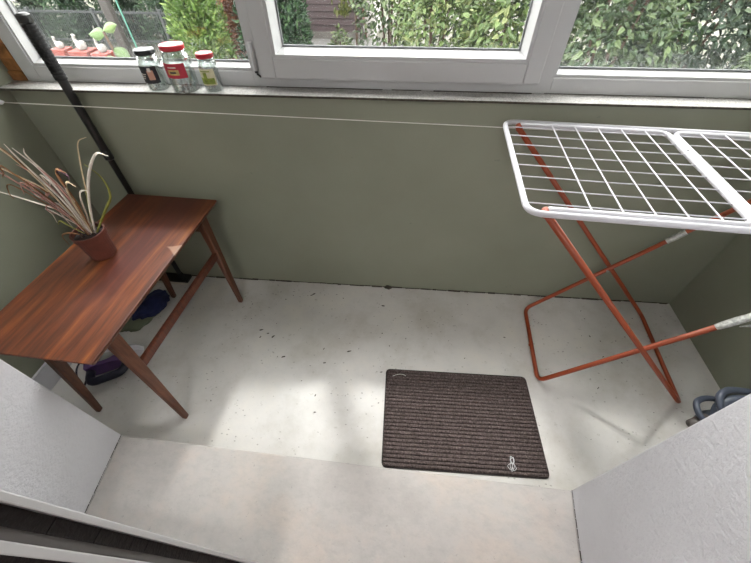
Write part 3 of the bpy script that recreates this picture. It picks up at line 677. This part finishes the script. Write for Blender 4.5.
tag(mb.build('paint_flakes', 'chip_dark'), 'scattered dark flakes and crumbs on the pale floor', 'debris', kind='stuff')
c = WP(1.372, -.010, 0); tag(lump('dirt_clump', 'grime', c, .012, (1.3, .8, .9), 2.2, 0, .5), 'small dark clump of dirt against the wall under the window', 'dirt')

# ---------------------------------------------------------------- garden
GZ = -.9
struct(MB().box(-14, 14, .6, 24, GZ-.2, GZ).build('ground', 'garden_ground'))
def leafmesh(name, mats, spots, parent, fold=.25):
    V, F, MI = [], [], []
    for (p, nrm, dr_, L, W_, mi) in spots:
        t = dr_.normalized(); s = nrm.cross(t)
        if s.length < 1e-4: continue
        s.normalize(); nn = t.cross(s); i = len(V); f_ = nn*W_*fold
        V += [p, p+t*L*.28+s*W_*.40+f_, p+t*L*.62+s*W_*.38+f_*.7-nn*L*.06, p+t*L-nn*L*.16, p+t*L*.62-s*W_*.38+f_*.7-nn*L*.06, p+t*L*.28-s*W_*.40+f_, p+t*L*.30, p+t*L*.62-nn*L*.07]
        F += [(i, i+1, i+6), (i+1, i+2, i+7, i+6), (i+2, i+3, i+7), (i+3, i+4, i+7), (i+4, i+5, i+6, i+7), (i+5, i, i+6)]; MI += [mi]*6
    me = bpy.data.meshes.new(name); me.from_pydata([tuple(v_) for v_ in V], [], F)
    for mt_ in mats: me.materials.append(MATS[mt_])
    me.polygons.foreach_set('material_index', MI); me.update()
    return link(bpy.data.objects.new(name, me), parent)
RND = random.Random(11)
def rv(): 
    while True:
        v_ = Vector((RND.uniform(-1, 1), RND.uniform(-1, 1), RND.uniform(-1, 1)))
        if .05 < v_.length < 1: return v_.normalized()
def shades(k): return [k+'_a', k+'_b', k+'_c']
def pick(): return RND.choice((0, 0, 1, 1, 2))
def conifer(x, y, h, r, pal, label, n=2600, name='thuja_tree', group=None):
    e = tag(empty(name, (x, y, GZ)), label, 'tree', group)
    MB().tube([(0, 0, 0), (0, 0, h*.9)], [.05, .01], 8).build('trunk', 'bark', e)
    sp = []
    for i in range(n):
        t = RND.random()**1.15; a = RND.uniform(0, 2*pi)
        rr = r*(1-t**1.8)**.75*(.72+.35*RND.random())*(1+.13*sin(a*5+t*9)); z = .05+t*(h-.05)
        o = Vector((cos(a), sin(a), .35)); p = Vector((rr*cos(a), rr*sin(a), z))
        d = (o*.75+Vector((0, 0, .35))+rv()*.75); sp.append((p, rv(), d, RND.uniform(.055, .10), RND.uniform(.028, .05), pick()))
    # inner core so the crown is not see-through
    for i in range(n//4):
        t = RND.random(); a = RND.uniform(0, 2*pi); rr = r*.55*(1-t)**.6*RND.random()
        sp.append((Vector((rr*cos(a), rr*sin(a), .05+t*h*.9)), rv(), rv(), .2, .14, 0))
    leafmesh('foliage', shades(pal), sp, e); return e
def shrub(x, y, rx, ry, h, pal, L, W_, n, label, z0=.1, droop=.3, name='garden_shrub', cat='shrub', group=None, stems=5):
    e = tag(empty(name, (x, y, GZ)), label, cat, group)
    mb = MB()
    for i in range(stems):
        a = 2*pi*i/stems+RND.random(); mb.tube(smooth_path([(.06*cos(a), .06*sin(a), 0), (.2*rx*cos(a), .2*ry*sin(a), h*.4), (.55*rx*cos(a), .55*ry*sin(a), h*.85)], 4), .014, 6)
    mb.build('stems', 'bark', e); sp = []
    for i in range(n):
        d = rv(); d.z = abs(d.z) if RND.random() < .4 else d.z; q = (.55+.5*RND.random()**.6)
        lob = 1+.16*sin(d.x*6+x)*cos(d.y*7+y)+.12*sin(d.z*9)
        p = Vector((d.x*rx*q*lob, d.y*ry*q*lob, z0+(h-z0)*.5+d.z*(h-z0)*.5*q*lob))
        if p.z < .03: continue
        dd = d*.8+rv()*.7-Vector((0, 0, droop)); nn = (d+Vector((0, 0, .9))+rv()*.6).normalized()
        k = RND.uniform(.6, 1.25); sp.append((p, nn, dd, L*k, W_*k, pick()))
    leafmesh('foliage', shades(pal), sp, e); return e
G1 = 'hedge conifers behind the left fence'
for i, (x, y, h, r) in enumerate(((-9.6, 8.4, 3.3, .72), (-8.2, 8.5, 3.1, .70), (-6.9, 8.3, 3.3, .66), (-5.7, 8.6, 3.2, .62), (-4.6, 8.4, 3.0, .58), (-3.6, 8.6, 3.3, .52), (-2.75, 8.1, 3.1, .42))):
    conifer(x, y, h, r, 'thuja_dark' if i % 2 else 'thuja_green', ('dark green hedge conifer behind the garden fence', 'mid green hedge conifer behind the garden fence')[(i+1) % 2], 4200, 'hedge_conifer', G1)
conifer(-2.15, 5.2, 2.5, .46, 'thuja_lime', 'bright lime green conical conifer behind the jars', 6000)
conifer(-1.78, 6.2, 2.3, .42, 'thuja_rust', 'rust brown withered conifer between two green ones behind the left pane', 4500)
conifer(-1.12, 5.4, 2.7, .42, 'thuja_green', 'slim green conifer just left of the window mullion', 5000)
conifer(-.62, 4.9, 2.6, .40, 'thuja_green', 'dense green conifer left of the brown shed, in the middle pane', 6000)
shrub(-1.62, 5.05, .32, .25, .55, 'ground_red', .07, .04, 500, 'low red-leaved shrub below the rust brown conifer', .05)
# fence
fe = tag(empty('garden_fence', (-4.1, 6.3, GZ)), 'black wire garden fence in front of the hedge', 'fence')
for i in range(6): MB().box(-3.4+i*1.35-.025, -3.4+i*1.35+.025, -.025, .025, 0, 1.02).build('post', 'fence_black', fe)
for z in (.12, .5, .95): MB().box(-3.4, 3.35, -.012, .012, z, z+.03).build('rail', 'fence_black', fe)
mb = MB()
for i in range(150): x = -3.37+i*.0449; mb.box(x-.006, x+.006, -.018, -.0125, .04, 1.0+.03*(i % 2))
mb.build('pickets', 'fence_black', fe)
# white ornaments on red planters
for k, (x, y, s, lb) in enumerate(((-4.68, 5.05, .55, 'white garden ornament on a red planter, leftmost of the three'), (-4.24, 5.0, .72, 'white garden ornament on a red planter, largest and middle of the three'), (-3.80, 4.9, .62, 'white garden ornament on a red planter, nearest the bright green sapling'))):
    e = tag(empty('garden_ornament', (x, y, GZ)), lb, 'ornament', 'white garden ornaments')
    zb = .68
    MB().hexa([(-.10*s, -.10*s, 0), (.10*s, -.10*s, 0), (.10*s, .10*s, 0), (-.10*s, .10*s, 0), (-.24*s, -.2*s, zb), (.24*s, -.2*s, zb), (.24*s, .2*s, zb), (-.24*s, .2*s, zb)]).build('planter', 'planter_red', e, bevel=.01)
    fg = MB(); fg.tube(smooth_path([(.13*s, 0, zb+.03), (.05*s, 0, zb+.07*s), (-.04*s, 0, zb+.12*s), (-.07*s, 0, zb+.21*s), (-.04*s, 0, zb+.27*s), (-.10*s, 0, zb+.29*s)], 4), [.03*s, .06*s, .09*s, .11*s, .115*s, .11*s, .10*s, .085*s, .065*s, .05*s, .042*s, .038*s, .035*s, .033*s, .034*s, .036*s, .04*s, .03*s, .02*s, .012*s, .006*s][:21], 12)
    fg.build('figure', 'ornament_white', e, smooth=True)
# stake, post and sapling
tag(MB().tube([(-1.67, 2.95, GZ), (-1.70, 2.95, 1.6)], .008, 8).build('plant_stake', 'stake_teal'), 'thin teal plant stake standing left of the jars outside', 'stake')
tag(MB().box(-2.55, -2.44, 3.76, 3.84, GZ, 2.2).build('garden_post', 'post_dark', bevel=.01), 'dark upright wooden post left of the teal stake outside', 'post')
sp_ = tag(empty('sapling', (-.62, 1.35, GZ)), 'bright green sapling with large leaves outside the left pane', 'sapling')
MB().tube(smooth_path([(0, 0, 0), (.02, 0, .8), (-.03, 0, 1.45), (-.05, 0, 1.72)], 5), .008, 8).build('stem', 'bark', sp_)
L_ = [((-.05, 0, 1.70), (-1, .1, .35), .14), ((-.05, 0, 1.72), (.6, .3, .5), .12), ((-.045, 0, 1.62), (.9, -.2, -.1), .13), ((-.04, 0, 1.55), (-.5, -.3, .2), .11), ((-.03, 0, 1.45), (.8, .2, .3), .15), ((-.03, 0, 1.42), (-.9, 0, .2), .13), ((-.02, 0, 1.36), (.9, -.4, .1), .15), ((0, 0, 1.28), (-.7, .3, .2), .14), ((.0, 0, 1.25), (.9, .4, .3), .15), ((.01, 0, 1.1), (-.9, -.2, .2), .15)]
for p, d, L in L_:
    p = Vector(p); d = Vector(d).normalized(); Q = [p+d*L*k/7-Vector((0, 0, 1))*L*.35*(k/7)**2 for k in range(8)]
    MB().ribbon(Q, [L*.62*w_ for w_ in (.06, .55, .85, 1.0, .95, .75, .42, .03)], d.cross(Vector((.1, -.8, .6)))).build('leaf', RND.choice(shades('sapling_leaf')), sp_, smooth=True)
# brown shed
sh = tag(empty('garden_shed', (-.75, 9.2, GZ)), 'dark brown shed with horizontal board siding behind the middle pane', 'shed')
MB().box(-1.5, .78, 0, 2.4, .0, .15).build('plinth', 'plinth_stone', sh)
mb = MB(); mb.box(-1.45, .70, .06, 2.35, .15, 2.5)
for i in range(17): z = .15+i*.137; mb.hexa([(-1.47, .022, z), (.72, .022, z), (.72, .06, z), (-1.47, .06, z), (-1.47, .045, z+.13), (.72, .045, z+.13), (.72, .06, z+.13), (-1.47, .06, z+.13)])
mb.build('siding', 'siding', sh)
MB().box(.70, .98, .03, 2.35, .0, 2.5).build('side_wall', 'shed_white', sh)
MB().tube([(.72, -.02, 2.4), (.72, -.02, .45), (.78, -.06, .30), (.78, -.06, .0)], .03, 10).build('downpipe', 'pipe_brown', sh, smooth=True)
MB().hexa([(-1.7, -.3, 2.5), (1.2, -.3, 2.5), (1.2, 2.6, 2.5), (-1.7, 2.6, 2.5), (-1.7, 1.1, 3.2), (1.2, 1.1, 3.2), (1.2, 1.2, 3.2), (-1.7, 1.2, 3.2)]).build('roof', 'pipe_brown', sh)
shrub(-.18, 6.9, .22, .2, .62, 'shrub_lime', .08, .045, 420, 'small round lime shrub in front of the brown shed', .05)
MB_st = MB(); MB_st.prism([(-2.6, 6.6), (1.0, 6.6), (1.0, 9.1), (-2.6, 9.1)], GZ, GZ+.02); struct(MB_st.build('trim_3', 'ground_gravel'))
# slim tree with hanging golden leaves
e = tag(empty('slim_tree', (.33, 5.6, GZ)), 'slim tree with hanging yellow-green leaves by the right corner of the shed', 'tree')
MB().tube(smooth_path([(0, 0, 0), (.03, 0, 1.0), (-.05, 0, 2.2)], 5), .022, 8).build('trunk', 'bark', e); sp = []
for i in range(650):
    d = rv(); p = Vector((-.22+d.x*.42, d.y*.35, 1.85+d.z*.45)) if RND.random() < .8 else Vector((-.15+RND.gauss(0, .06), RND.gauss(0, .05), 1.15+RND.random()*.5))
    sp.append((p, rv(), Vector((0, 0, -1))+rv()*.5, RND.uniform(.07, .12), .05, pick()))
leafmesh('foliage', shades('vine_gold'), sp, e)
# big leafy bushes to the right
shrub(.95, 5.0, .50, .5, 2.6, 'shrub_green', .075, .045, 3800, 'tall mid green bush right of the shed', .0)
shrub(1.62, 4.0, .48, .5, 2.3, 'shrub_lime', .075, .045, 3800, 'bright yellow-green bush in the middle pane', .0)
shrub(2.42, 3.4, .52, .5, 2.3, 'shrub_lime', .080, .048, 4200, 'large lime leafy bush behind the right half of the middle pane', .0)
shrub(3.22, 2.9, .50, .5, 2.4, 'shrub_green', .075, .045, 4200, 'large green bush behind the window post left of the right pane', .0)
shrub(4.15, 3.4, .68, .6, 2.5, 'shrub_deep', .080, .045, 5200, 'deep green bush behind the left half of the right pane', .0)
shrub(4.62, 2.2, .52, .42, 2.05, 'shrub_green', .085, .045, 3600, 'mid green leafy bush close to the window behind the drying rack', .0)
shrub(5.95, 3.5, .90, .7, 2.6, 'shrub_lime', .095, .055, 5200, 'lime leafy bush behind the far right corner of the window', .0)
shrub(5.1, 5.6, 1.4, .8, 3.2, 'shrub_deep', .12, .07, 4600, 'tall dark bush standing behind the other bushes on the right', .0)
shrub(2.5, 5.7, 1.1, .7, 3.0, 'shrub_deep', .11, .07, 4200, 'tall dark bush standing behind the lime bushes in the middle', .0)
